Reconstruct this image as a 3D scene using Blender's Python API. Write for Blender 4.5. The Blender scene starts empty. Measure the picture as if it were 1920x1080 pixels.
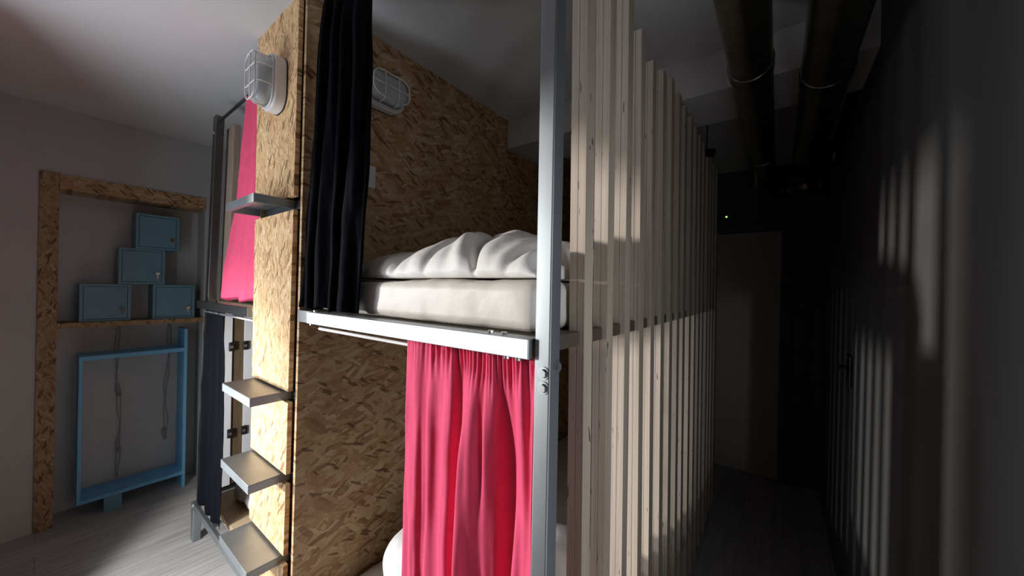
import bpy, bmesh, math, random
from mathutils import Vector, Matrix, noise

SC = bpy.context.scene
COL = SC.collection
H = 1.707                      # eye height: builder z is measured from the camera's eye level

# ------------------------------------------------------------------ camera
def make_camera():
    yaw, roll = math.radians(36.87), math.radians(1.115)
    F = Vector((-math.sin(yaw), math.cos(yaw), 0)); R = Vector((math.cos(yaw), math.sin(yaw), 0)); U = Vector((0, 0, 1))
    Rc = R * math.cos(roll) + U * math.sin(roll)
    Uc = -R * math.sin(roll) + U * math.cos(roll)
    cd = bpy.data.cameras.new('camera'); cam = bpy.data.objects.new('camera', cd); COL.objects.link(cam)
    M = Matrix((Rc, Uc, -F)).transposed().to_4x4(); M.translation = Vector((0, 0, H))
    cam.matrix_world = M
    cd.sensor_width = 36; cd.lens = 664 / 1920 * 36; cd.clip_start = 0.02
    SC.camera = cam
make_camera()

# ------------------------------------------------------------------ world, lights, exposure
W = bpy.data.worlds.new('world'); SC.world = W; W.use_nodes = True
W.node_tree.nodes['Background'].inputs[0].default_value = (0.75, 0.85, 1, 1)
W.node_tree.nodes['Background'].inputs[1].default_value = 0.3
SC.view_settings.view_transform = 'Standard'; SC.view_settings.look = 'None'
SC.view_settings.gamma = 1; SC.view_settings.use_curve_mapping = False
SC.view_settings.exposure = 0.0
SC.cycles.max_bounces = 10; SC.cycles.diffuse_bounces = 6

def light(name, kind, loc, target, power, color, **kw):
    d = bpy.data.lights.new(name, kind); o = bpy.data.objects.new(name, d); COL.objects.link(o)
    o.location = (loc[0], loc[1], loc[2] + H)
    v = Vector(target) - Vector(loc)
    o.rotation_euler = v.to_track_quat('-Z', 'Y').to_euler()
    d.energy = power; d.color = color
    for k, x in kw.items(): setattr(d, k, x)
    return o
# low sun through the balcony door in the back wall
SUN_AZ, SUN_EL = math.radians(47), math.radians(1.7)
light('low_sun', 'SUN', (-6, -5, 0), (-6 + math.sin(SUN_AZ), -5 + math.cos(SUN_AZ), -math.tan(SUN_EL)), 2.85, (1.0, 0.965, 0.92),
      angle=math.radians(4.2))
# compact spot lamp just inside the door: it fans out over the ladder, the floor and the left bunk
light('door_spot', 'SPOT', (-2.28, -0.40, -0.62), (-2.40, 0.62, -1.05), 100, (1.0, 0.98, 0.95),
      spot_size=math.radians(122), spot_blend=0.55, shadow_soft_size=0.045)
# skylight through the door
light('door_skylight', 'AREA', (-2.3, -0.50, -0.45), (-2.3, 1.0, -0.35), 29, (0.82, 0.91, 1.0),
      shape='RECTANGLE', size=1.0, size_y=1.7)
# added fill lamp lights the slat sides through an added opening beside the camera
light('slat_side_fill', 'AREA', (0.36, 0.65, -0.35), (-1.0, 0.75, -0.35), 4.0, (0.93, 0.95, 1.0),
      shape='RECTANGLE', size=0.42, size_y=1.6)

# ------------------------------------------------------------------ materials
def nmat(name):
    m = bpy.data.materials.new(name); m.use_nodes = True
    nt = m.node_tree
    return m, nt, nt.nodes['Principled BSDF']
def N(nt, t, **kw):
    n = nt.nodes.new(t)
    for k, v in kw.items(): setattr(n, k, v)
    return n
def ramp(nt, fac, stops):
    r = N(nt, 'ShaderNodeValToRGB')
    e = r.color_ramp.elements
    while len(e) < len(stops): e.new(0.5)
    for i, (p, c) in enumerate(stops):
        e[i].position = p; e[i].color = (c[0], c[1], c[2], 1)
    nt.links.new(fac, r.inputs[0])
    return r.outputs[0]
def simple(name, col, rough=0.6, metal=0.0, var=0.12, scale=8, stretch=(1, 1, 1), bump=0.0, bscale=60, spec=0.4, **kw):
    """plain surface with a little procedural variation of its own colour"""
    m, nt, b = nmat(name)
    tc = N(nt, 'ShaderNodeTexCoord'); mp = N(nt, 'ShaderNodeMapping'); mp.inputs['Scale'].default_value = stretch
    nt.links.new(tc.outputs['Object'], mp.inputs[0])
    nz = N(nt, 'ShaderNodeTexNoise'); nz.inputs['Scale'].default_value = scale; nz.inputs['Detail'].default_value = 6
    nt.links.new(mp.outputs[0], nz.inputs['Vector'])
    lo = [max(0, c * (1 - var)) for c in col]; hi = [min(1, c * (1 + var)) for c in col]
    nt.links.new(ramp(nt, nz.outputs[0], [(0.3, lo), (0.7, hi)]), b.inputs['Base Color'])
    b.inputs['Roughness'].default_value = rough; b.inputs['Metallic'].default_value = metal
    b.inputs['Specular IOR Level'].default_value = spec
    if bump:
        n2 = N(nt, 'ShaderNodeTexNoise'); n2.inputs['Scale'].default_value = bscale; n2.inputs['Detail'].default_value = 4
        nt.links.new(mp.outputs[0], n2.inputs['Vector'])
        bp = N(nt, 'ShaderNodeBump'); bp.inputs['Strength'].default_value = bump; bp.inputs['Distance'].default_value = 0.01
        nt.links.new(n2.outputs[0], bp.inputs['Height']); nt.links.new(bp.outputs[0], b.inputs['Normal'])
    for k, v in kw.items(): b.inputs[k].default_value = v
    return m

def osb(name, axis, along, fl=0.060, fs=0.0130, seed=0.0, tint=1.0):
    """strand board: layers of stretched random flakes at several angles. axis = panel normal, along = main flake angle"""
    m, nt, b = nmat(name)
    L = nt.links.new
    tc = N(nt, 'ShaderNodeTexCoord'); sp = N(nt, 'ShaderNodeSeparateXYZ'); L(tc.outputs['Object'], sp.inputs[0])
    cb = N(nt, 'ShaderNodeCombineXYZ')
    L(sp.outputs['Y' if axis == 'X' else 'X'], cb.inputs[0]); L(sp.outputs['Z'], cb.inputs[1]); cb.inputs[2].default_value = seed
    wz = N(nt, 'ShaderNodeTexNoise'); wz.inputs['Scale'].default_value = 14; wz.inputs['Detail'].default_value = 3
    L(cb.outputs[0], wz.inputs['Vector'])
    ws = N(nt, 'ShaderNodeVectorMath', operation='SUBTRACT'); L(wz.outputs['Color'], ws.inputs[0]); ws.inputs[1].default_value = (.5, .5, .5)
    wm = N(nt, 'ShaderNodeVectorMath', operation='SCALE'); L(ws.outputs[0], wm.inputs[0]); wm.inputs['Scale'].default_value = 0.022
    wa = N(nt, 'ShaderNodeVectorMath', operation='ADD'); L(cb.outputs[0], wa.inputs[0]); L(wm.outputs[0], wa.inputs[1])
    stops = [(0.0, (.26, .13, .058)), (0.10, (.36, .20, .092)), (0.35, (.46, .285, .140)), (0.62, (.51, .335, .175)), (0.86, (.56, .39, .22)), (1.0, (.61, .46, .28))]
    cur = None; hcur = None
    rnd = random.Random(5)
    for i, da in enumerate((80, -20, 55, 30, -65, 12, -38, 42, -6)):
        a = math.radians(along + da + rnd.uniform(-8, 8))
        k = 1 + 0.35 * rnd.uniform(-1, 1)
        mp = N(nt, 'ShaderNodeMapping'); mp.inputs['Rotation'].default_value = (0, 0, a)
        mp.inputs['Location'].default_value = (i * 3.7 + seed, i * 1.3, 0)
        L(wa.outputs[0], mp.inputs[0])
        sc = N(nt, 'ShaderNodeVectorMath', operation='MULTIPLY'); L(mp.outputs[0], sc.inputs[0]); sc.inputs[1].default_value = (1 / (fl * k), 1 / (fs * k), 1)
        vo = N(nt, 'ShaderNodeTexVoronoi', voronoi_dimensions='2D'); vo.inputs['Scale'].default_value = 1.0; L(sc.outputs[0], vo.inputs['Vector'])
        cs = N(nt, 'ShaderNodeSeparateColor'); L(vo.outputs['Color'], cs.inputs[0])
        # fine grain inside the flake
        gr = N(nt, 'ShaderNodeTexNoise'); gr.inputs['Scale'].default_value = 1.6; gr.inputs['Detail'].default_value = 5; L(sc.outputs[0], gr.inputs['Vector'])
        ad = N(nt, 'ShaderNodeMath', operation='MULTIPLY_ADD'); L(gr.outputs[0], ad.inputs[0]); ad.inputs[1].default_value = 0.34; ad.inputs[2].default_value = -0.17
        vv = N(nt, 'ShaderNodeMath', operation='ADD', use_clamp=True); L(cs.outputs[0], vv.inputs[0]); L(ad.outputs[0], vv.inputs[1])
        c = ramp(nt, vv.outputs[0], stops)
        if cur is None: cur, hcur = c, cs.outputs[2]
        else:
            th = N(nt, 'ShaderNodeMath', operation='GREATER_THAN'); L(cs.outputs[1], th.inputs[0]); th.inputs[1].default_value = 0.62
            mx = N(nt, 'ShaderNodeMix', data_type='RGBA'); L(th.outputs[0], mx.inputs[0]); L(cur, mx.inputs[6]); L(c, mx.inputs[7]); cur = mx.outputs[2]
            mh = N(nt, 'ShaderNodeMix', data_type='FLOAT'); L(th.outputs[0], mh.inputs[0]); L(hcur, mh.inputs[2]); L(cs.outputs[2], mh.inputs[3]); hcur = mh.outputs[0]
    # sparse dark strands
    mp = N(nt, 'ShaderNodeMapping'); mp.inputs['Rotation'].default_value = (0, 0, math.radians(along + 30)); mp.inputs['Location'].default_value = (9 + seed, 4, 0); L(wa.outputs[0], mp.inputs[0])
    sc = N(nt, 'ShaderNodeVectorMath', operation='MULTIPLY'); L(mp.outputs[0], sc.inputs[0]); sc.inputs[1].default_value = (1 / .045, 1 / .011, 1)
    vo = N(nt, 'ShaderNodeTexVoronoi', voronoi_dimensions='2D'); vo.inputs['Scale'].default_value = 1.0; L(sc.outputs[0], vo.inputs['Vector'])
    cs = N(nt, 'ShaderNodeSeparateColor'); L(vo.outputs['Color'], cs.inputs[0])
    th = N(nt, 'ShaderNodeMath', operation='GREATER_THAN'); L(cs.outputs[0], th.inputs[0]); th.inputs[1].default_value = 0.955
    tm = N(nt, 'ShaderNodeMath', operation='MULTIPLY'); L(th.outputs[0], tm.inputs[0]); tm.inputs[1].default_value = .72
    mx = N(nt, 'ShaderNodeMix', data_type='RGBA'); L(tm.outputs[0], mx.inputs[0]); L(cur, mx.inputs[6]); mx.inputs[7].default_value = (.10, .045, .02, 1); cur = mx.outputs[2]
    if tint != 1:
        mt = N(nt, 'ShaderNodeMix', data_type='RGBA', blend_type='MULTIPLY'); mt.inputs[0].default_value = 1; L(cur, mt.inputs[6]); mt.inputs[7].default_value = (tint, tint, tint, 1); cur = mt.outputs[2]
    L(cur, b.inputs['Base Color']); b.inputs['Roughness'].default_value = 0.55; b.inputs['Specular IOR Level'].default_value = .3
    bp = N(nt, 'ShaderNodeBump'); bp.inputs['Strength'].default_value = 0.25; bp.inputs['Distance'].default_value = 0.002
    L(hcur, bp.inputs['Height']); L(bp.outputs[0], b.inputs['Normal'])
    return m

def floor_mat():
    m, nt, b = nmat('grey_laminate')
    L = nt.links.new
    tc = N(nt, 'ShaderNodeTexCoord'); sp = N(nt, 'ShaderNodeSeparateXYZ'); L(tc.outputs['Object'], sp.inputs[0])
    cb = N(nt, 'ShaderNodeCombineXYZ'); L(sp.outputs['Y'], cb.inputs[0]); L(sp.outputs['X'], cb.inputs[1])
    br = N(nt, 'ShaderNodeTexBrick', offset=0.37); br.inputs['Scale'].default_value = 1; br.inputs['Mortar Size'].default_value = 0.0015
    br.inputs['Brick Width'].default_value = 1.28; br.inputs['Row Height'].default_value = 0.19; br.inputs['Bias'].default_value = 0
    br.inputs['Color1'].default_value = (.40, .395, .39, 1); br.inputs['Color2'].default_value = (.50, .492, .486, 1); br.inputs['Mortar'].default_value = (.22, .215, .21, 1)
    L(cb.outputs[0], br.inputs['Vector'])
    ml = N(nt, 'ShaderNodeVectorMath', operation='MULTIPLY'); L(cb.outputs[0], ml.inputs[0]); ml.inputs[1].default_value = (3, 42, 1)
    nz = N(nt, 'ShaderNodeTexNoise'); nz.inputs['Scale'].default_value = 1; nz.inputs['Detail'].default_value = 7; nz.inputs['Distortion'].default_value = .6; L(ml.outputs[0], nz.inputs['Vector'])
    g = ramp(nt, nz.outputs[0], [(.3, (.74, .735, .73)), (.5, (.93, .93, .93)), (.7, (1.06, 1.06, 1.06))])
    mx = N(nt, 'ShaderNodeMix', data_type='RGBA', blend_type='MULTIPLY'); mx.inputs[0].default_value = 1; L(br.outputs[0], mx.inputs[6]); L(g, mx.inputs[7])
    L(mx.outputs[2], b.inputs['Base Color']); b.inputs['Roughness'].default_value = .5; b.inputs['Specular IOR Level'].default_value = .35
    return m

def ply_mat():
    """plywood slats: pale veneer on the sides, layered edges with small dark voids"""
    m, nt, b = nmat('plywood')
    L = nt.links.new
    tc = N(nt, 'ShaderNodeTexCoord'); mp = N(nt, 'ShaderNodeMapping'); mp.inputs['Scale'].default_value = (140, 22, 1.6); L(tc.outputs['Object'], mp.inputs[0])
    nz = N(nt, 'ShaderNodeTexNoise'); nz.inputs['Scale'].default_value = 1; nz.inputs['Detail'].default_value = 4; L(mp.outputs[0], nz.inputs['Vector'])
    c = ramp(nt, nz.outputs[0], [(.25, (.40, .33, .265)), (.5, (.50, .425, .345)), (.75, (.58, .50, .415))])
    mp2 = N(nt, 'ShaderNodeMapping'); mp2.inputs['Scale'].default_value = (170, 60, 17); L(tc.outputs['Object'], mp2.inputs[0])
    n2 = N(nt, 'ShaderNodeTexNoise'); n2.inputs['Scale'].default_value = 1; n2.inputs['Detail'].default_value = 1; L(mp2.outputs[0], n2.inputs['Vector'])
    f = ramp(nt, n2.outputs[0], [(.74, (0, 0, 0)), (.77, (1, 1, 1))])
    mx = N(nt, 'ShaderNodeMix', data_type='RGBA'); L(f, mx.inputs[0]); L(c, mx.inputs[6]); mx.inputs[7].default_value = (.13, .09, .065, 1)
    L(mx.outputs[2], b.inputs['Base Color']); b.inputs['Roughness'].default_value = .6; b.inputs['Specular IOR Level'].default_value = .3
    return m

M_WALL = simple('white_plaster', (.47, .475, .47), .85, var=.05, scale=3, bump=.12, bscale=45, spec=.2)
M_CEIL = simple('ceiling_paint', (.64, .635, .63), .9, var=.03, scale=2, spec=.2)
M_CORR = simple('corridor_shade_paint', (.105, .104, .102), .85, var=.05, scale=3, spec=.2)  # kept dark: the corridor's shade is put into the wall colour
M_FLOOR = floor_mat()
M_OSBX = osb('strand_board_side', 'X', 0, fl=.085, fs=.019, seed=2.0)
M_OSBY = osb('strand_board_lit_front', 'Y', 88, fl=.050, fs=.0085, seed=11.0, tint=1.65)  # same board lightened: part of the front's light is put into the tint
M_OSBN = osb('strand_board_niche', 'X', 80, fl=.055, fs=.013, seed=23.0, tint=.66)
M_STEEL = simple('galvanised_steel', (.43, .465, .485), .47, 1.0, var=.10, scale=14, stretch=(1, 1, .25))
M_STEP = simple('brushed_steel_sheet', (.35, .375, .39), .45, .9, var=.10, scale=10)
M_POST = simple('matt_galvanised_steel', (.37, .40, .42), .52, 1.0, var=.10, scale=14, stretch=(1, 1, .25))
M_STEEL_SHADE = simple('shaded_steel', (.20, .215, .22), .36, 1.0, var=.10, scale=14, stretch=(1, 1, .25))  # darker steel copy: shade on left post and upper rail put into colour
M_DSTEEL = simple('dark_bracket_steel', (.12, .125, .13), .5, 1.0)
M_PLY = ply_mat()
M_PLANK = simple('pine_plank', (.34, .265, .205), .6, var=.14, scale=6, stretch=(14, 14, 1))
M_BROWN = simple('brown_board', (.12, .082, .045), .6, var=.15, scale=6, stretch=(10, 10, 1))
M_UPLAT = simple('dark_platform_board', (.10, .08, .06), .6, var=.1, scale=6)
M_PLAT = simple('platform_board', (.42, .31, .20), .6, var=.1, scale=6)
M_PINK = simple('pink_cotton', (.80, .095, .195), .8, var=.05, scale=30, bump=.06, bscale=500, spec=.2)
M_NAVY = simple('black_navy_cotton', (.0034, .0039, .0062), .9, var=.1, scale=30, spec=.08)
M_SHEET = simple('white_bedding', (.78, .755, .73), .55, var=.03, scale=6, bump=.15, bscale=26, spec=.35)
M_MATT = simple('mattress_cover', (.70, .66, .605), .5, var=.05, scale=5, bump=.45, bscale=11, spec=.4)
M_BLUE = simple('powder_blue_paint', (.145, .285, .365), .45, var=.05, scale=10)
M_BLUEF = simple('sky_blue_paint', (.15, .42, .68), .4, var=.05, scale=10)
M_LOCK = simple('lock_metal', (.10, .09, .08), .35, 1.0)
M_KEY = simple('bright_key_metal', (.85, .85, .84), .25, 1.0)
M_KEYR = simple('red_key_tag', (.25, .06, .04), .5)
M_WPLAST = simple('white_enamel', (.80, .77, .77), .35, var=.02)
M_GLASS, _nt, _b = nmat('frosted_lamp_glass')
_b.inputs['Base Color'].default_value = (.86, .88, .88, 1); _b.inputs['Roughness'].default_value = .22; _b.inputs['Transmission Weight'].default_value = .62; _b.inputs['IOR'].default_value = 1.25
M_BULB = simple('opal_bulb', (.8, .8, .78), .3)
M_DUCT = simple('dark_duct_metal', (.24, .22, .175), .32, 1.0, var=.2, scale=6, stretch=(1, 3, 1))
M_COLLAR = simple('duct_clamp_metal', (.20, .19, .165), .25, 1.0)
M_BLACK = simple('black_plastic', (.012, .012, .012), .45)
M_CABLE = simple('grey_cord', (.30, .285, .26), .8)
M_CAB = simple('white_laminate', (.74, .76, .80), .4, var=.02)
M_DOOR = simple('painted_door', (.37, .335, .30), .55, var=.04)
M_LED, _nt, _b = nmat('green_led'); _b.inputs['Emission Color'].default_value = (.35, 1, .12, 1); _b.inputs['Emission Strength'].default_value = 3

# ------------------------------------------------------------------ mesh helpers
def new(): return bmesh.new()
def obj(name, bm, mat, parent=None, smooth=False, mods=()):
    """link the bmesh as one mesh object; builder coordinates are world xy and eye-relative z"""
    bmesh.ops.recalc_face_normals(bm, faces=bm.faces[:])
    off = Vector((0, 0, H))
    if parent is not None:
        p = parent; acc = Vector((0, 0, 0))
        while p is not None: acc += p.location; p = p.parent
        off = off - acc
    bmesh.ops.translate(bm, verts=bm.verts[:], vec=off)
    me = bpy.data.meshes.new(name); bm.to_mesh(me); bm.free()
    me.materials.append(mat)
    if smooth:
        for p in me.polygons: p.use_smooth = True
    o = bpy.data.objects.new(name, me); COL.objects.link(o)
    if parent is not None: o.parent = parent
    for t, kw in mods:
        md = o.modifiers.new(t.lower(), t)
        for k, v in kw.items(): setattr(md, k, v)
    return o
def tag(o, label, cat, group=None, kind=None):
    o['label'] = label; o['category'] = cat
    if group: o['group'] = group
    if kind: o['kind'] = kind
    return o
def thing(name, label, cat, loc, group=None):
    o = bpy.data.objects.new(name, None); COL.objects.link(o); o.empty_display_size = .05
    o.location = (loc[0], loc[1], loc[2] + H)
    return tag(o, label, cat, group)
def struct(name, bm, mat, parent=None, label=None):
    o = obj(name, bm, mat, parent)
    if parent is None: o['kind'] = 'structure'
    if label: o['label'] = label
    return o
def box(bm, x0, x1, y0, y1, z0, z1, bev=0.0, shear=0.0, shy=0.0, zref=0.0):
    """axis box; shear = dx/dz, shy = dy/dz about zref"""
    vs = []
    for z in (z0, z1):
        for x, y in ((x0, y0), (x1, y0), (x1, y1), (x0, y1)):
            vs.append(bm.verts.new((x + shear * (z - zref), y + shy * (z - zref), z)))
    fs = [(3, 2, 1, 0), (4, 5, 6, 7), (0, 1, 5, 4), (1, 2, 6, 5), (2, 3, 7, 6), (3, 0, 4, 7)]
    faces = [bm.faces.new([vs[i] for i in f]) for f in fs]
    if bev:
        es = list({e for f in faces for e in f.edges})
        bmesh.ops.bevel(bm, geom=es, offset=bev, segments=2, affect='EDGES', profile=.5)
def prism(bm, poly, axis, a0, a1):
    """extrude 2-D polygon: axis 'X' -> poly in (y,z); 'Y' -> (x,z); 'Z' -> (x,y)"""
    def P(p, a): return {'X': (a, p[0], p[1]), 'Y': (p[0], a, p[1]), 'Z': (p[0], p[1], a)}[axis]
    A = [bm.verts.new(P(p, a0)) for p in poly]; B = [bm.verts.new(P(p, a1)) for p in poly]
    n = len(poly)
    bm.faces.new(A); bm.faces.new(B[::-1])
    for i in range(n): bm.faces.new((A[i], B[i], B[(i + 1) % n], A[(i + 1) % n]))
def tube(bm, pts, r, seg=10, caps=True):
    pts = [Vector(p) for p in pts]; rings = []
    n = len(pts); up = None
    for i, p in enumerate(pts):
        t = (pts[min(i + 1, n - 1)] - pts[max(i - 1, 0)]).normalized()
        if up is None: up = Vector((0, 0, 1)) if abs(t.z) < .9 else Vector((1, 0, 0))
        a = (up - t * up.dot(t)).normalized(); b = t.cross(a); up = a
        rr = r[i] if isinstance(r, (list, tuple)) else r
        rings.append([bm.verts.new(p + (a * math.cos(q) + b * math.sin(q)) * rr) for q in [2 * math.pi * k / seg for k in range(seg)]])
    for A, B in zip(rings, rings[1:]):
        for k in range(seg): bm.faces.new((A[k], A[(k + 1) % seg], B[(k + 1) % seg], B[k]))
    if caps: bm.faces.new(rings[0][::-1]); bm.faces.new(rings[-1])
def grid(bm, nu, nv, fn, closed=False):
    vs = [[bm.verts.new(fn(i / nu, j / nv)) for i in range(nu + 1)] for j in range(nv + 1)]
    for j in range(nv):
        for i in range(nu):
            bm.faces.new((vs[j][i], vs[j][i + 1], vs[j + 1][i + 1], vs[j + 1][i]))
def hexbolt(bm, p, axis, r=.009, d=.008):
    p = Vector(p); a = Vector(axis)
    tube(bm, [p, p + a * d * .3], r * 1.5, 16); tube(bm, [p + a * d * .3, p + a * d], r, 6)
def lerp_curve(pts, z):
    """piecewise linear lookup, pts sorted by descending z: [(z, value)]"""
    if z >= pts[0][0]: return pts[0][1]
    for (za, a), (zb, b) in zip(pts, pts[1:]):
        if z >= zb: return a + (b - a) * (za - z) / (za - zb)
    return pts[-1][1]

FL, CE = -H, 1.179
XL, XR, YB, YF = -3.968, 0.31, -0.55, 4.064

# ------------------------------------------------------------------ the room
bm = new(); box(bm, XL - .3, XR + .1, YB - .1, YF + .1, FL - .05, FL); struct('floor', bm, M_FLOOR)
bm = new(); box(bm, XL - .3, XR + .1, YB - .1, YF + .1, CE, CE + .05); struct('ceiling', bm, M_CEIL)
NY0, NY1, NZ, NX = .073, .85, .622, -4.19
bm = new()
box(bm, XL - .3, XL, YB, NY0, FL, CE); box(bm, XL - .3, XL, NY1, YF, FL, CE)
box(bm, XL - .3, XL, NY0, NY1, .722, CE); box(bm, XL - .3, NX, NY0, NY1, FL, .722)
struct('wall_left', bm, M_WALL)
bm = new(); ya, yb, za, zb = .42, .88, -1.2, .5
box(bm, XR, XR + .1, YB, ya, FL, CE); box(bm, XR, XR + .1, yb, YF, FL, CE)
box(bm, XR, XR + .1, ya, yb, FL, za); box(bm, XR, XR + .1, ya, yb, zb, CE)
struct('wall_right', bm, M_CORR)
bm = new(); t = .02
box(bm, XR + .02, XR + .04, ya, ya + t, za, zb); box(bm, XR + .02, XR + .04, yb - t, yb, za, zb)
box(bm, XR + .02, XR + .04, ya + t, yb - t, za, za + t); box(bm, XR + .02, XR + .04, ya + t, yb - t, zb - t, zb)
struct('fill_opening_frame', bm, M_WPLAST)  # unseen frame of the opening added for the slat fill lamp
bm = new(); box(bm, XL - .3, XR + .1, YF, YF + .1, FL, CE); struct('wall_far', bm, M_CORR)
# back wall with the window the light comes through
bm = new()
WX0, WX1, WZ0, WZ1 = -2.92, -1.58, FL + .03, .47
box(bm, XL - .3, WX0, YB - .1, YB, FL, CE); box(bm, WX1, XR + .1, YB - .1, YB, FL, CE)
box(bm, WX0, WX1, YB - .1, YB, FL, WZ0); box(bm, WX0, WX1, YB - .1, YB, WZ1, CE)
struct('wall_back', bm, M_WALL)
bm = new(); t = .03
box(bm, WX0, WX0 + t, YB - .09, YB - .02, WZ0, WZ1); box(bm, WX1 - t, WX1, YB - .09, YB - .02, WZ0, WZ1)
box(bm, WX0 + t, WX1 - t, YB - .09, YB - .02, WZ0, WZ0 + t); box(bm, WX0 + t, WX1 - t, YB - .09, YB - .02, WZ1 - t, WZ1)
w1 = struct('window_2', bm, M_WPLAST)
# unseen board added beside the door to keep light off the niche
def blocker_board(x0, y0, x1, y1):
    bm = new(); d = Vector((x1 - x0, y1 - y0, 0)).normalized(); nn = Vector((-d.y, d.x, 0)) * .012
    prism(bm, [(x0 + nn.x, y0 + nn.y), (x1 + nn.x, y1 + nn.y), (x1 - nn.x, y1 - nn.y), (x0 - nn.x, y0 - nn.y)], 'Z', FL + .02, .95)
    struct('light_blocker', bm, M_BROWN, w1)
blocker_board(-2.92, -.53, -2.56, -.192)
# ceiling beam across the room
bm = new(); box(bm, XL, XR, 1.978, 2.356, .985, CE); struct('trim_1', bm, M_CEIL, label='white ceiling beam crossing above the bunk and corridor')
# corridor door at the far end
bm = new(); box(bm, -.535, .022, YF - .035, YF - .004, FL + .008, .57, .003); d1 = struct('door_1', bm, M_DOOR, label='plain pale door at the dark end of the corridor')
bm = new()
box(bm, .022, .092, YF - .045, YF, FL, .66); box(bm, -.60, .022, YF - .045, YF, .575, .66); box(bm, -.60, -.535, YF - .045, YF, FL, .575)
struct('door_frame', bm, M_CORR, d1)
# skirting on the right wall would be hidden in the dark: the photo shows a bare wall

# ------------------------------------------------------------------ niche on the left
ns = thing('niche_surround', 'strand board trim framing the wall niche on the left', 'frame', (XL + .01, .03, FL))
bm = new(); box(bm, XL + .001, XL + .014, -.010, .073, FL, .727, .0015); obj('jamb', bm, M_OSBN, ns)
bm = new(); box(bm, NX + .002, XL + .014, .0745, .849, NZ, .7205, .0015); obj('header', bm, osb('strand_board_header', 'X', 10, fl=.06, fs=.018, seed=31, tint=.85), ns)
bm = new(); box(bm, NX + .001, XL + .006, .0745, .849, -.343, -.306, .0015)
tag(obj('niche_shelf', bm, M_OSBN), 'strand board shelf in the niche carrying four blue metal boxes', 'shelf')

def lockbox(label, y0, y1, z0, z1, kmat, keylen):
    xf, xb = -3.985, -4.18
    t = thing('key_box', label, 'box', ((xf + xb) / 2, (y0 + y1) / 2, z0), 'blue metal boxes in the niche')
    # body: hollow shell with a rim
    bm = new(); r = .016
    box(bm, xb, xf - .012, y0, y1, z0, z1, .002)
    box(bm, xf - .012, xf, y0, y1, z0, z0 + r, .001); box(bm, xf - .012, xf, y0, y1, z1 - r, z1, .001)
    box(bm, xf - .012, xf, y0, y0 + r, z0 + r, z1 - r, .001); box(bm, xf - .012, xf, y1 - r, y1, z0 + r, z1 - r, .001)
    obj('body', bm, M_BLUE, t)
    bm = new(); g = .0035
    box(bm, xf - .011, xf - .003, y0 + r + g, y1 - r - g, z0 + r + g, z1 - r - g, .0015)
    d = obj('door', bm, M_BLUE, t)
    ky, kz = y1 - .042, z0 + .085
    bm = new(); tube(bm, [(xf - .004, ky, kz), (xf + .004, ky, kz)], .011, 16); obj('lock', bm, M_LOCK, d)
    if keylen:
        bm = new()
        box(bm, xf + .002, xf + .012, ky - .0015, ky + .0015, kz - .003, kz + .003)
        tube(bm, [(xf + .010, ky, kz), (xf + .013, ky, kz)], .012, 14)
        box(bm, xf + .010, xf + .013, ky - .003, ky + .003, kz - keylen, kz - .008)
        k = obj('key', bm, kmat, d)
lockbox('powder blue metal box at the top of the stack, dark red key', .442, .690, .2515, .527, M_KEYR, .02)
lockbox('powder blue metal box in the middle tier, shiny white key hanging in lock', .355, .609, -.027, .250, M_KEY, .04)
lockbox('powder blue metal box on the shelf, left of the bottom pair', .170, .423, -.3050, -.030, M_LOCK, .03)
lockbox('powder blue metal box on the shelf, right of the bottom pair', .542, .796, -.3050, -.030, M_KEY, .03)

# blue open frame under the shelf
fr = thing('blue_rack', 'sky blue open metal rack standing under the niche shelf', 'rack', (-4.05, .45, FL))
X0, X1 = -4.165, -3.93
bm = new(); box(bm, X0, X1, .172, .190, -1.60, -.546, .001); obj('side_board', bm, M_BLUEF, fr)
bm = new(); box(bm, X0, X1, .725, .745, FL, -.392, .001); obj('side_board', bm, M_BLUEF, fr)
bm = new(); box(bm, X0, X1, .190, .725, -.578, -.548, .001); obj('top_board', bm, M_BLUEF, fr)
bm = new(); box(bm, X0, X1, .190, .725, -1.60, -1.575, .001); obj('bottom_board', bm, M_BLUEF, fr)
bm = new(); box(bm, -4.0, X1 + .005, .300, .390, FL, -1.60, .001); obj('foot', bm, M_BLUE, fr)

# cords hanging on the niche wall
def cord(label, y, z0, z1, sway, knots, seed):
    rnd = random.Random(seed); bm = new(); n = 40
    x = NX + .009
    for k in range(2):
        pts = []
        for i in range(n + 1):
            u = i / n; z = z0 + (z1 - z0) * u
            pts.append((x + .004 * k, y + sway * u + .010 * math.sin(u * 9 + k * 2 + seed) * (1 if k == 0 else 1.6) + .003 * math.sin(u * 31), z))
        tube(bm, pts, .0028, 6)
    for kz in knots:
        yy = y + sway * (kz - z0) / (z1 - z0)
        loop = [(x + .006, yy + .016 * math.cos(q) * math.sin(q * .5), kz + .04 * math.sin(q)) for q in [2 * math.pi * j / 14 for j in range(15)]]
        tube(bm, loop, .003, 6)
        bmesh.ops.create_uvsphere(bm, u_segments=8, v_segments=6, radius=.012, matrix=Matrix.Translation((x + .008, yy + .004, kz - .05)))
    tag(obj('hanging_cord', bm, M_CABLE, smooth=True), label, 'cord', 'cords on the niche wall')
cord('knotted grey cord hanging down the niche wall, longer of two, left', .375, -.344, -1.56, .02, (-.86, -1.30), 1)
cord('knotted grey cord hanging down the niche wall, shorter of two, right', .672, -.344, -1.31, -.02, (-1.29,), 4)

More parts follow.
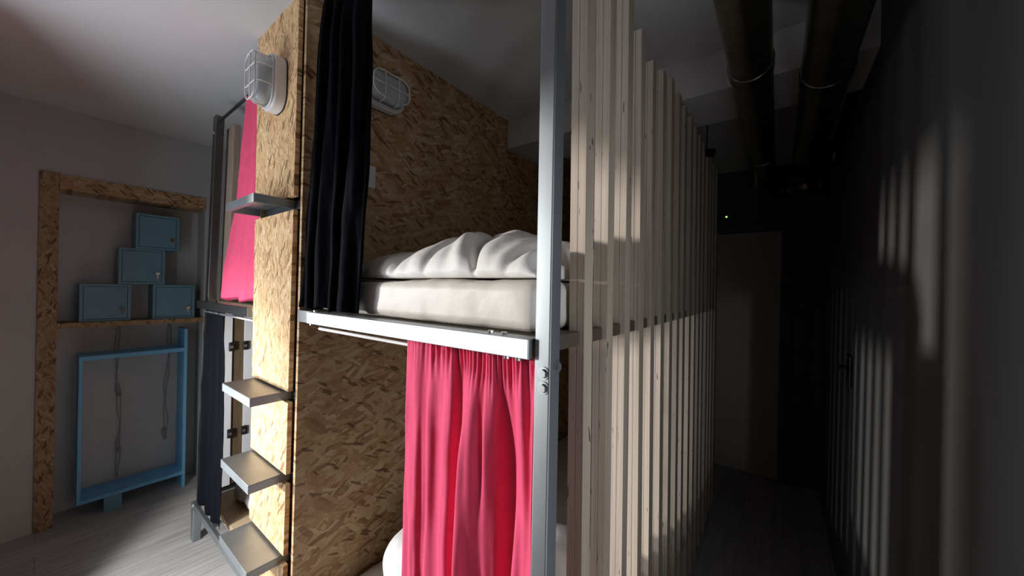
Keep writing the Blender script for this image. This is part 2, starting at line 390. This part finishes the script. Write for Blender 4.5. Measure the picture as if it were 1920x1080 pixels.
# ------------------------------------------------------------------ partition with ladder steps between the bunks
PX0, PX1, PY = -2.025, -1.548, .62
pt = thing('ladder_partition', 'strand board partition with steel ladder steps between the two bunks', 'partition', (-1.78, .65, FL))
SH = 0.0125                                                      # the right edges lean out slightly towards the top
def edge_x(z): return -1.600 + .022 * z
def side_panel(bm, x_of, th, y0, y1):
    poly = [(y0, FL), (y1, FL), (y1, CE), (2.360, CE), (2.360, .981), (1.974, .981), (1.974, CE), (y0, CE)]
    A = [bm.verts.new((x_of(z), y, z)) for y, z in poly]; B = [bm.verts.new((x_of(z) - th, y, z)) for y, z in poly]
    n = len(poly); bm.faces.new(A); bm.faces.new(B[::-1])
    for i in range(n): bm.faces.new((A[i], B[i], B[(i + 1) % n], A[(i + 1) % n]))
bm = new(); side_panel(bm, lambda z: -1.560 + .016 * z, .018, .638, 3.30); obj('side_panel', bm, M_OSBX, pt)
bm = new(); side_panel(bm, lambda z: -2.007, .018, .638, 3.30); obj('side_panel', bm, M_OSBX, pt)
for z1, z0 in ((CE, .362), (.304, -.447), (-.494, -.793), (-.837, -1.134), (-1.177, FL)):
    bm = new()
    vs = [bm.verts.new(p) for p in ((PX0, PY, z0), (edge_x(z0), PY, z0), (edge_x(z1), PY, z1), (PX0, PY, z1))]
    f = bm.faces.new(vs); r = bmesh.ops.extrude_face_region(bm, geom=[f])
    bmesh.ops.translate(bm, verts=[v for v in r['geom'] if isinstance(v, bmesh.types.BMVert)], vec=(0, .018, 0))
    obj('front_board', bm, M_OSBY, pt)
def step(z):
    bm = new(); t = .0035; xa, xb, ya, yb, h = -2.013, -1.663, .503, .655, .036
    box(bm, xa, xb, ya, yb, z - t, z, .0012)
    box(bm, xa, xb, ya, ya + t, z - h, z - t)
    box(bm, xa, xa + t, ya + t, yb, z - h, z - t); box(bm, xb - t, xb, ya + t, yb, z - h, z - t)
    box(bm, xa + t, xb - t, ya + t, ya + .016, z - h, z - h + t)          # folded lip under the front edge
    obj('step', bm, M_STEP, pt)
for z in (.358, -.457, -.803, -1.150): step(z)
# short stays the steps rest on inside the partition
for z in (.358, -.457, -.803, -1.150):
    bm = new(); box(bm, -1.99, -1.60, .656, .70, z - .040, z - .004); obj('step_bracket', bm, M_DSTEEL, pt)

# ------------------------------------------------------------------ right bunk
PXa, PXb = -.403, -.366
bk = thing('bunk_bed', 'right bunk in galvanised steel, open front towards the viewer', 'bunk bed', (-.95, 1.7, FL), 'bunk beds')
bm = new(); box(bm, PXa, PXb, .620, .662, FL, CE, .003); po = obj('post', bm, M_POST, bk)
for p, a in (((-.380, .620, -.173), (0, -1, 0)), ((-.380, .620, -.203), (0, -1, 0)), ((PXb, .647, -.162), (1, 0, 0))):
    bm = new(); hexbolt(bm, p, a); obj('bolt', bm, M_STEEL, po)
bm = new()
box(bm, -1.417, -.408, .604, .620, -.148, -.105, .002); box(bm, -1.417, -.408, .620, .650, -.108, -.105)
rl = obj('upper_rail', bm, M_STEEL, bk)
for x in (-.53, -.49, -1.40):
    bm = new(); tube(bm, [(x, .628, -.1045), (x, .628, -.099)], .007, 8); obj('bolt', bm, M_KEY, rl)
for x in (-.47, -.44, -1.395):
    bm = new(); tube(bm, [(x, .612, -.148), (x, .612, -.154)], .006, 8); obj('bolt', bm, M_KEY, rl)
bm = new(); box(bm, -1.545, -1.4175, .624, .650, -.152, -.104, .002); obj('corner_bracket', bm, M_DSTEEL, bk)
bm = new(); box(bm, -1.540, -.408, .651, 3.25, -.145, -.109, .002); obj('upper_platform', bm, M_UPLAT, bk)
bm = new(); box(bm, -1.545, -.408, .604, .640, -1.475, -1.43, .002); obj('lower_rail', bm, M_STEEL, bk)
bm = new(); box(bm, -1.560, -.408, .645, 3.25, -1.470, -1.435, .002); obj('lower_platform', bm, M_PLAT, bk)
bm = new(); box(bm, -.50, -.46, 3.20, 3.24, FL, .97, .003); obj('post', bm, M_STEEL, bk)

# slat screen along the corridor
sl = thing('slat_screen', 'screen of upright plywood slats beside the right bunk, facing corridor', 'screen', (-.415, 1.9, FL))
rnd = random.Random(3)
tops = {0: 1.10, 1: 1.10, 2: 1.07, 3: .915, 4: .885, 5: .925, 6: .965}
for i in range(17):
    y = .838 + .1492 * i
    zt = tops.get(i, .972 + rnd.uniform(-.012, .008))
    bm = new(); w = .0435; x0 = -.4375 + rnd.uniform(-.002, .002)
    dep = .052 + rnd.uniform(-.003, .005)
    shy = -.018 if i < 3 else -.035
    box(bm, x0, x0 + w * .487, y, y + dep, FL, zt, .0008, 0, shy, -.2)
    box(bm, x0 + w * .513, x0 + w, y, y + dep - .002, FL, zt - .001, .0008, 0, shy, -.2)
    box(bm, x0 + .002, x0 + w - .002, y + .002, y + dep - .004, FL, zt - .004, 0, 0, shy, -.2)
    obj('slat', bm, M_PLY, sl)

# ------------------------------------------------------------------ left bunk
lb = thing('bunk_bed', 'left bunk behind the ladder, leaning steel post and narrow opening', 'bunk bed', (-2.5, 1.7, FL), 'bunk beds')
LS = .0905                                                        # lean of the outer post
bm = new(); box(bm, -3.068, -3.012, .640, .684, -1.456, 1.036, .003, LS, 0, -1.456); po = obj('post', bm, M_STEEL_SHADE, lb)
bm = new(); box(bm, -3.090, -3.034, .618, .660, FL, -1.458, .004); obj('foot', bm, M_POST, po)  # foot and lower rail take lighter steel, their lit tone put in colour
bm = new(); hexbolt(bm, (-2.825, .640, .93), (0, -1, 0), .006); obj('bolt', bm, M_KEY, po)
bm = new(); box(bm, -2.945, -2.030, .598, .617, -.165, -.117, .002); obj('upper_rail', bm, M_STEEL_SHADE, lb)
bm = new(); box(bm, -3.032, -2.030, .612, .632, -1.478, -1.432, .002); rl = obj('lower_rail', bm, M_POST, lb)
bm = new(); hexbolt(bm, (-3.010, .612, -1.452), (0, -1, 0), .009); obj('bolt', bm, M_KEY, rl)
bm = new(); box(bm, -2.93, -2.030, .690, 3.25, -.155, -.118, .002); obj('upper_platform', bm, M_PLAT, lb)
bm = new(); box(bm, -3.02, -2.030, .690, 3.25, -1.475, -1.437, .002); obj('lower_platform', bm, M_PLAT, lb)
bm = new(); box(bm, -3.070, -3.015, .690, .735, -1.437, -.156, .002, .09, 0, -1.437)
obj('side_slat', bm, M_BROWN, lb)
bm = new(); box(bm, -3.05, -3.01, 3.20, 3.24, FL, .9, .003); obj('post', bm, M_STEEL, lb)
bm = new(); box(bm, -2.935, -2.785, .712, .745, -.117, .985, .002, .072, 0, -.117)
tag(obj('wooden_plank', bm, M_PLANK), 'pale wooden plank upright on the left bunk beside its post', 'plank')

# ------------------------------------------------------------------ rods and curtains
def rod(label, x0, x1, y, z, r, mat, z1=None):
    bm = new(); tube(bm, [(x0, y, z), (x1, y, z if z1 is None else z1)], r, 12)
    tag(obj('curtain_rod', bm, mat, smooth=True), label, 'rod', 'curtain rods')
rod('white curtain rod under the right bunk rail carrying pink curtain', -1.412, -.404, .650, -.1715, .0055, M_WPLAST)
rod('thin dark curtain rod at the top of the left bunk', -2.83, -2.026, .662, 1.005, .008, M_DSTEEL)
rod('grey curtain rod under the left bunk rail carrying black curtain', -2.93, -2.030, .640, -.186, .007, M_STEEL)

def curtain(name, label, mat, yc, zt, zb, left, right, folds, amp, seed, group, flat=0.0, gather=0.0, shape=None):
    """hanging cloth: left/right = [(z, x)] outlines; folds = list of (freq, weight, phase, drift)"""
    bm = new(); rn = random.Random(seed)
    def fn(u, v):
        z = zt + (zb - zt) * v
        xl, xr = lerp_curve(left, z), lerp_curve(right, z)
        d = 0
        for f, w, ph, dr in folds:
            d += w * math.sin(2 * math.pi * (f * (u + dr * v * (u - .3)) + ph + .05 * math.sin(5 * v + f)))
        d = math.tanh(1.3 * d)
        fade = 1 if u > flat else (.15 + .85 * u / max(flat, 1e-6))
        fadev = .45 + .55 * min(1, v * (abs(zb - zt)) / .25)
        y = yc + amp * d * fade * fadev
        y += .0028 * noise.noise(Vector((u * 26, v * 9, seed))) + .0045 * noise.noise(Vector((u * 7, v * 5, seed + 3)))
        if shape: y += shape(u, v)
        if gather:
            g = max(0, 1 - v * abs(zb - zt) / .10)
            y += gather * g * math.sin(2 * math.pi * (31 * u + 1.2 * math.sin(9 * u))) * (1 if u > flat * .6 else .2)
            z += .004 * g * math.sin(2 * math.pi * (29 * u + .7)) * (1 if u > flat * .6 else .2)
        x = xl + (xr - xl) * u + .006 * noise.noise(Vector((u * 5, v * 4, seed + 9)))
        if v > .97: z += .006 * math.sin(2 * math.pi * 3 * u)
        return (x, y, z)
    grid(bm, 220, 70, fn)
    tag(obj(name, bm, mat, smooth=True, mods=[('SOLIDIFY', dict(thickness=.0022, offset=0))]), label, 'curtain', group)

def pink_shape(u, v):
    """deep fold near the post: the cloth swings forward, then back behind it"""
    k = min(1, v / .22); k = k * k * (3 - 2 * k); c = .74 - .16 * v
    return k * (-.034 * math.exp(-((u - c + .10) / .09) ** 2) + .034 * math.exp(-((u - c - .10) / .12) ** 2))
curtain('curtain', 'bright pink curtain closing the lower right bunk', M_PINK, .634, -.152, -1.40,
        [(-.152, -.846), (-.8, -.852), (-1.4, -.862)], [(-.152, -.409), (-1.4, -.409)],
        [(6.2, .8, .15, .10), (10.3, .30, .4, -.15), (3.1, .5, .6, .2)], .017, 1, 'bunk curtains', flat=.42, gather=.005, shape=pink_shape)
curtain('curtain', 'black curtain drawn aside on the upper right bunk', M_NAVY, .646, 1.13, -.094,
        [(1.13, -1.41), (1.06, -1.433), (.93, -1.465), (.575, -1.485), (.279, -1.535), (-.094, -1.552)],
        [(1.13, -1.10), (.9, -1.104), (.48, -1.096), (.1, -1.117), (-.094, -1.133)],
        [(4.2, .9, .1, .12), (7.5, .35, .3, -.1), (2.1, .3, .8, .2)], .026, 5, 'bunk curtains')
curtain('curtain', 'pink curtain tied back on the upper left bunk by ladder', M_PINK, .662, 1.0, -.100,
        [(1.0, -2.33), (.947, -2.345), (.644, -2.41), (.375, -2.51), (.23, -2.60), (.09, -2.68), (-.100, -2.725)],
        [(1.0, -2.032), (-.100, -2.034)],
        [(2.2, .9, .35, .12), (4.3, .3, .3, -.1)], .016, 8, 'bunk curtains')
curtain('curtain', 'black curtain hanging at the lower left bunk post', M_NAVY, .640, -.176, -1.428,
        [(-.176, -2.945), (-.8, -3.005), (-1.428, -3.060)], [(-.176, -2.580), (-.5, -2.565), (-.8, -2.560), (-1.428, -2.56)],
        [(3.2, .9, .1, .10), (6.1, .35, .5, -.1)], .013, 12, 'bunk curtains')

# ------------------------------------------------------------------ bedding
def softbox(bm, x0, x1, y0, y1, z0, z1, r, amp, seed, n=40, fr=6.0):
    """rounded cushion-like box with wrinkles"""
    c = Vector(((x0 + x1) / 2, (y0 + y1) / 2, (z0 + z1) / 2)); h = Vector(((x1 - x0) / 2, (y1 - y0) / 2, (z1 - z0) / 2))
    t = bmesh.new(); bmesh.ops.create_cube(t, size=2)
    bmesh.ops.subdivide_edges(t, edges=t.edges[:], cuts=n, use_grid_fill=True)
    for v in t.verts:
        p = Vector((v.co.x * h.x, v.co.y * h.y, v.co.z * h.z))
        q = Vector([max(-(h[i] - r), min(h[i] - r, p[i])) for i in range(3)])
        d = p - q
        if d.length > 1e-6: p = q + d.normalized() * r
        nrm = (p - q).normalized() if (p - q).length > 1e-6 else Vector((0, 0, 1))
        w = noise.noise(Vector((p.x * fr, p.y * fr, p.z * fr * 1.3 + seed))) + .5 * noise.noise(Vector((p.x * fr * 2.7, p.y * fr * 2.7, p.z * fr * 2 + seed)))
        if p.z < -h.z + 1e-4: w = 0
        v.co = c + p + nrm * amp * w
    me = bpy.data.meshes.new('tmp'); t.to_mesh(me); t.free(); bm.from_mesh(me); bpy.data.meshes.remove(me)

bm = new(); softbox(bm, -1.500, -.447, .686, 3.10, -.109, .0195, .032, .006, 2, 56, 7)
tag(obj('mattress', bm, M_MATT, smooth=True), 'wrinkled white mattress on the upper right bunk platform', 'mattress', 'mattresses')

def duvet():
    bm = new()
    prof = [(-1.50, .0), (-1.44, .040), (-1.33, .078), (-1.22, .104), (-1.13, .112), (-1.05, .110), (-.98, .112), (-.92, .126), (-.86, .140), (-.78, .145), (-.66, .145), (-.57, .130), (-.50, .098), (-.455, .03)]
    def hx(x):
        for (a, ha), (b, hb) in zip(prof, prof[1:]):
            if x <= b:
                t = (x - a) / (b - a); t = t * t * (3 - 2 * t); return ha + (hb - ha) * t
        return prof[-1][1]
    y0, y1 = .700, 2.3
    # folds: x at the front edge, slant dx/dy, width, depth (negative = crease), reach in y
    folds = [(-.660, -.55, .010, -.034, .40), (-.715, -.60, .030, .026, .35), (-.610, -.35, .035, .016, .35),
             (-.865, .25, .014, -.020, .30), (-.905, .2, .030, .018, .30), (-.810, .3, .032, .014, .30),
             (-1.020, .55, .016, -.018, .35), (-.985, .5, .026, .014, .35), (-1.130, .7, .018, -.014, .4), (-1.09, .7, .03, .012, .4),
             (-.545, .50, .012, -.016, .30), (-.505, .45, .022, .014, .30), (-.575, .45, .018, .010, .3)]
    def top(u, v):
        x = -1.50 + 1.045 * u
        e = min(1, v / .20); front = math.sqrt(max(0, 1 - (1 - e) ** 2.4))
        back = min(1, (1 - v) / .08)
        y = y0 + (y1 - y0) * v
        h = hx(x) * (.10 + .90 * front) * (.3 + .7 * back)
        w = 0
        for fx, sl, wd, dp, rc in folds:
            d = (x - fx - sl * (y - y0) - .012 * noise.noise(Vector((y * 8, fx * 20, 0)))) / (wd * (1 + 1.5 * (y - y0)))
            if abs(d) < 4: w += dp * math.exp(-d * d) * math.exp(-((y - y0) / rc) ** 2)
        w += .016 * noise.noise(Vector((x * 5 + 2 * y, y * 5, 3.3))) + .007 * noise.noise(Vector((x * 14 + 5 * y, y * 9, 7))) + .003 * noise.noise(Vector((x * 34, y * 20, 1)))
        k = min(1, h / .05)
        z = .026 + h + w * k * (.45 + .55 * front)
        yy = y - w * .55 * k * (1 - front)                      # folds also run down the front face
        return (x, yy, max(z, .0265))
    nu, nv = 200, 110
    T = [[bm.verts.new(top(i / nu, (j / nv) ** 2.0)) for i in range(nu + 1)] for j in range(nv + 1)]
    for j in range(nv):
        for i in range(nu): bm.faces.new((T[j][i], T[j][i + 1], T[j + 1][i + 1], T[j + 1][i]))
    rim = [T[0][i] for i in range(nu + 1)] + [T[j][nu] for j in range(1, nv + 1)] + [T[nv][i] for i in range(nu - 1, -1, -1)] + [T[j][0] for j in range(nv - 1, 0, -1)]
    low = [bm.verts.new((v.co.x, v.co.y + (.012 if v.co.y < .74 else 0), .0262)) for v in rim]
    n = len(rim)
    for i in range(n): bm.faces.new((rim[i], low[i], low[(i + 1) % n], rim[(i + 1) % n]))
    bm.faces.new(low[::-1])
    tag(obj('duvet', bm, M_SHEET, smooth=True), 'crumpled white duvet heaped on the upper right mattress', 'bedding')
duvet()
bm = new(); softbox(bm, -1.545, -.447, .70, 3.10, -1.434, -1.345, .03, .005, 9, 40, 6)
tag(obj('mattress', bm, M_MATT, smooth=True), 'white mattress in the lower right bunk behind pink curtain', 'mattress', 'mattresses')
bm = new(); softbox(bm, -1.375, -.60, .86, 1.50, -1.332, -1.055, .135, .016, 14, 40, 5)
tag(obj('folded_duvet', bm, M_SHEET, smooth=True), 'folded white duvet peeking out beside the lower pink curtain', 'bedding')
bm = new(); softbox(bm, -2.84, -2.04, .76, 3.10, -.117, -.075, .018, .003, 19, 30, 6)
tag(obj('mattress', bm, M_MATT, smooth=True), 'thin white mattress on the upper left bunk under pink curtain', 'mattress', 'mattresses')
bm = new(); softbox(bm, -2.90, -2.30, .79, 1.25, -1.4355, -1.325, .050, .014, 24, 36, 9)
tag(obj('folded_blanket', bm, M_SHEET, smooth=True), 'white bundle of bedding on the lower left bunk platform', 'bedding')

# ------------------------------------------------------------------ white locker behind the left bunk
lk = thing('locker_cabinet', 'white two door locker seen through the lower left bunk', 'locker', (-3.75, 1.0, FL))
LX = -3.55
bm = new(); box(bm, XL + .002, LX - .019, .875, 1.60, -1.650, -.20, .002); obj('carcass', bm, M_BROWN, lk)
bm = new(); box(bm, XL + .05, LX - .05, .89, 1.58, FL, -1.650); obj('plinth', bm, M_BLACK, lk)
for ya, yb in ((.875, .948), (1.030, 1.60)):
    bm = new(); box(bm, LX - .018, LX, ya, yb, -1.648, -.204, .002); d = obj('door', bm, M_CAB, lk)
    for z in (-.522, -1.226):
        y = yb - .006 if yb < 1 else ya + .006
        bm = new(); box(bm, LX + .0005, LX + .020, y - .020, y + .020, z - .036, z + .036, .006); l = obj('latch', bm, M_BLACK, d)
        bm = new(); tube(bm, [(LX + .019, y - .004, z), (LX + .024, y - .004, z)], .012, 16); obj('key_barrel', bm, M_STEEL, l)

# ------------------------------------------------------------------ caged bulkhead lamps
def lamp(label, c, Mrot):
    """oval bulkhead fitting: long axis local Y, projects along local Z"""
    t = thing('bulkhead_lamp', label, 'lamp', c, 'caged bulkhead lamps')
    c3 = Vector(c)
    def X(p): return c3 + Mrot @ Vector(p)
    def stad(a, b, r, z, n=14):
        """rounded rectangle outline, half length a (Y), half width b (X), corner r"""
        out = []
        for sx, sy, q0 in ((1, 1, 0), (-1, 1, 90), (-1, -1, 180), (1, -1, 270)):
            for k in range(n + 1):
                q = math.radians(q0 + 90 * k / n)
                out.append((sx * (b - r) + r * math.cos(q), sy * (a - r) + r * math.sin(q), z))
        return out
    def loft(bm, rings, cap0=True, cap1=True):
        R = [[bm.verts.new(X(p)) for p in r] for r in rings]; n = len(R[0])
        for A, B in zip(R, R[1:]):
            for k in range(n): bm.faces.new((A[k], A[(k + 1) % n], B[(k + 1) % n], B[k]))
        if cap0: bm.faces.new(R[0][::-1])
        if cap1: bm.faces.new(R[-1])
    a, b = .116, .078
    bm = new(); loft(bm, [stad(a, b, .065, 0), stad(a, b, .065, .040), stad(a - .004, b - .004, .061, .046), stad(a - .014, b - .014, .052, .046)]); obj('base', bm, M_WPLAST, t)
    bm = new(); loft(bm, [stad(a + .002, b + .002, .066, -.001), stad(a + .002, b + .002, .066, .004)]); obj('gasket', bm, M_BLACK, t)
    bm = new(); loft(bm, [stad(a - .016, b - .016, .050, .0465), stad(a - .018, b - .018, .048, .086), stad(a - .024, b - .024, .042, .097), stad(a - .036, b - .034, .032, .103)]); obj('glass', bm, M_GLASS, t, True)
    bm = new()
    w = .0032
    ring = stad(a - .010, b - .010, .055, .050); tube(bm, [X(p) for p in ring + ring[:1]], w * 1.25, 8)
    rf = stad(a - .022, b - .022, .042, .110); tube(bm, [X(p) for p in rf + rf[:1]], w, 8)
    def arch_x(y, bb):
        return [X((-bb, y, .050)), X((-bb, y, .096)), X((-bb + .013, y, .110)), X((bb - .013, y, .110)), X((bb, y, .096)), X((bb, y, .050))]
    for y in (-.036, .036): tube(bm, arch_x(y, b - .009), w * .8, 8)
    aa = a - .009
    tube(bm, [X((0, -aa, .050)), X((0, -aa, .096)), X((0, -aa + .013, .110)), X((0, aa - .013, .110)), X((0, aa, .096)), X((0, aa, .050))], w, 8)
    obj('cage', bm, M_WPLAST, t, True)
    for y in (-.094, .094):
        bm = new(); tube(bm, [X((0, y, .046)), X((0, y, .056))], .008, 10); obj('screw', bm, M_WPLAST, t)
lamp('white caged lamp on the bright front of the ladder partition', (-1.752, .6195, .857), Matrix(((1, 0, 0), (0, 0, -1), (0, 1, 0))))
# inside the bunk: long axis along the wall, projecting towards +x
lamp('caged lamp on the side wall inside the upper right bunk', (-1.5440, .965, .915), Matrix(((0, 0, 1), (0, 1, 0), (-1, 0, 0))))

sw = thing('light_switch', 'white switch on the side wall above the upper right mattress', 'switch', (-1.552, .905, .51))
bm = new(); box(bm, -1.5515, -1.5410, .858, .955, .460, .565, .003); obj('plate', bm, M_WPLAST, sw)
bm = new(); box(bm, -1.5408, -1.5370, .890, .922, .484, .540, .002); obj('rocker', bm, M_WPLAST, sw)

# ------------------------------------------------------------------ ducts under the corridor ceiling
def duct(label, xc, zc, r, y0, y1, collars, elbow, extra=None):
    t = thing('ventilation_duct', label, 'duct', (xc, (y0 + y1) / 2, zc), 'corridor ventilation ducts')
    bm = new()
    n = 60; tube(bm, [(xc, y0 + (y1 - y0) * i / n, zc) for i in range(n + 1)], r, 40); 
    obj('pipe', bm, M_DUCT, t, True)
    for y in collars:
        bm = new(); tube(bm, [(xc, y - .030, zc), (xc, y - .028, zc), (xc, y - .022, zc), (xc, y + .022, zc), (xc, y + .028, zc), (xc, y + .030, zc)], [r + .001, r + .005, r + .003, r + .003, r + .005, r + .001], 40)
        obj('clamp', bm, M_COLLAR, t, True)
    if elbow:
        R, xe = elbow
        bm = new(); pts = [(xc + R - R * math.cos(q), y1 + R * math.sin(q), zc) for q in [math.pi / 2 * k / 10 for k in range(11)]]
        tube(bm, pts, r * 1.02, 40); obj('elbow', bm, M_DUCT, t, True)
        bm = new(); tube(bm, [(xc + R, y1 + R, zc), (xe, y1 + R, zc)], r * .98, 40); br = obj('branch', bm, M_DUCT, t, True)
        bm = new(); xm = xe - .03; tube(bm, [(xm - .025, y1 + R, zc), (xm, y1 + R, zc)], r + .006, 40); obj('clamp', bm, M_COLLAR, br, True)
    # hangers to the ceiling
    for y in (collars[0], y1 - .1):
        bm = new(); box(bm, xc - .004, xc + .004, y - .008, y + .008, zc + r, (CE if not 1.97 < y < 2.36 else .985)); obj('hanger', bm, M_BLACK, t)
duct('dark metal ventilation duct under the ceiling, left of the pair', -.098, .888, .072, -.50, 3.62, (1.66, 2.80), (.13, .305))
duct('dark metal ventilation duct under the ceiling, right of the pair', .140, .880, .080, -.50, 2.86, (1.84,), (.10, .306))

em = thing('alarm_box', 'small dark box with a green light above the corridor door', 'alarm', (-.40, YF - .02, .71))
bm = new(); box(bm, -.47, -.34, YF - .035, YF - .001, .715, .765, .004); obj('housing', bm, M_BLACK, em)
bm = new(); tube(bm, [(-.412, YF - .036, .737), (-.412, YF - .041, .737)], .0075, 10); obj('indicator_light', bm, M_LED, em)

wf = thing('wall_fitting', 'small black fitting on the right corridor wall', 'fitting', (XR, 2.53, -.44))
bm = new(); box(bm, XR - .012, XR, 2.48, 2.58, -.475, -.315, .004); obj('back_plate', bm, M_BLACK, wf)
bm = new(); tube(bm, [(XR - .010, 2.53, -.38), (XR - .045, 2.53, -.38), (XR - .045, 2.45, -.38)], .009, 10); obj('lever', bm, M_BLACK, wf)

sp = thing('ceiling_spotlight', 'small dark spotlight hanging past the beam near the slats', 'lamp', (-.375, 2.68, 1.17))
bm = new(); tube(bm, [(-.395, 2.68, CE), (-.395, 2.68, .955)], .004, 8); obj('stem', bm, M_BLACK, sp)
bm = new(); tube(bm, [(-.435, 2.64, .930), (-.365, 2.72, .940)], [.020, .028], 20); obj('lamp_head', bm, M_BLACK, sp)
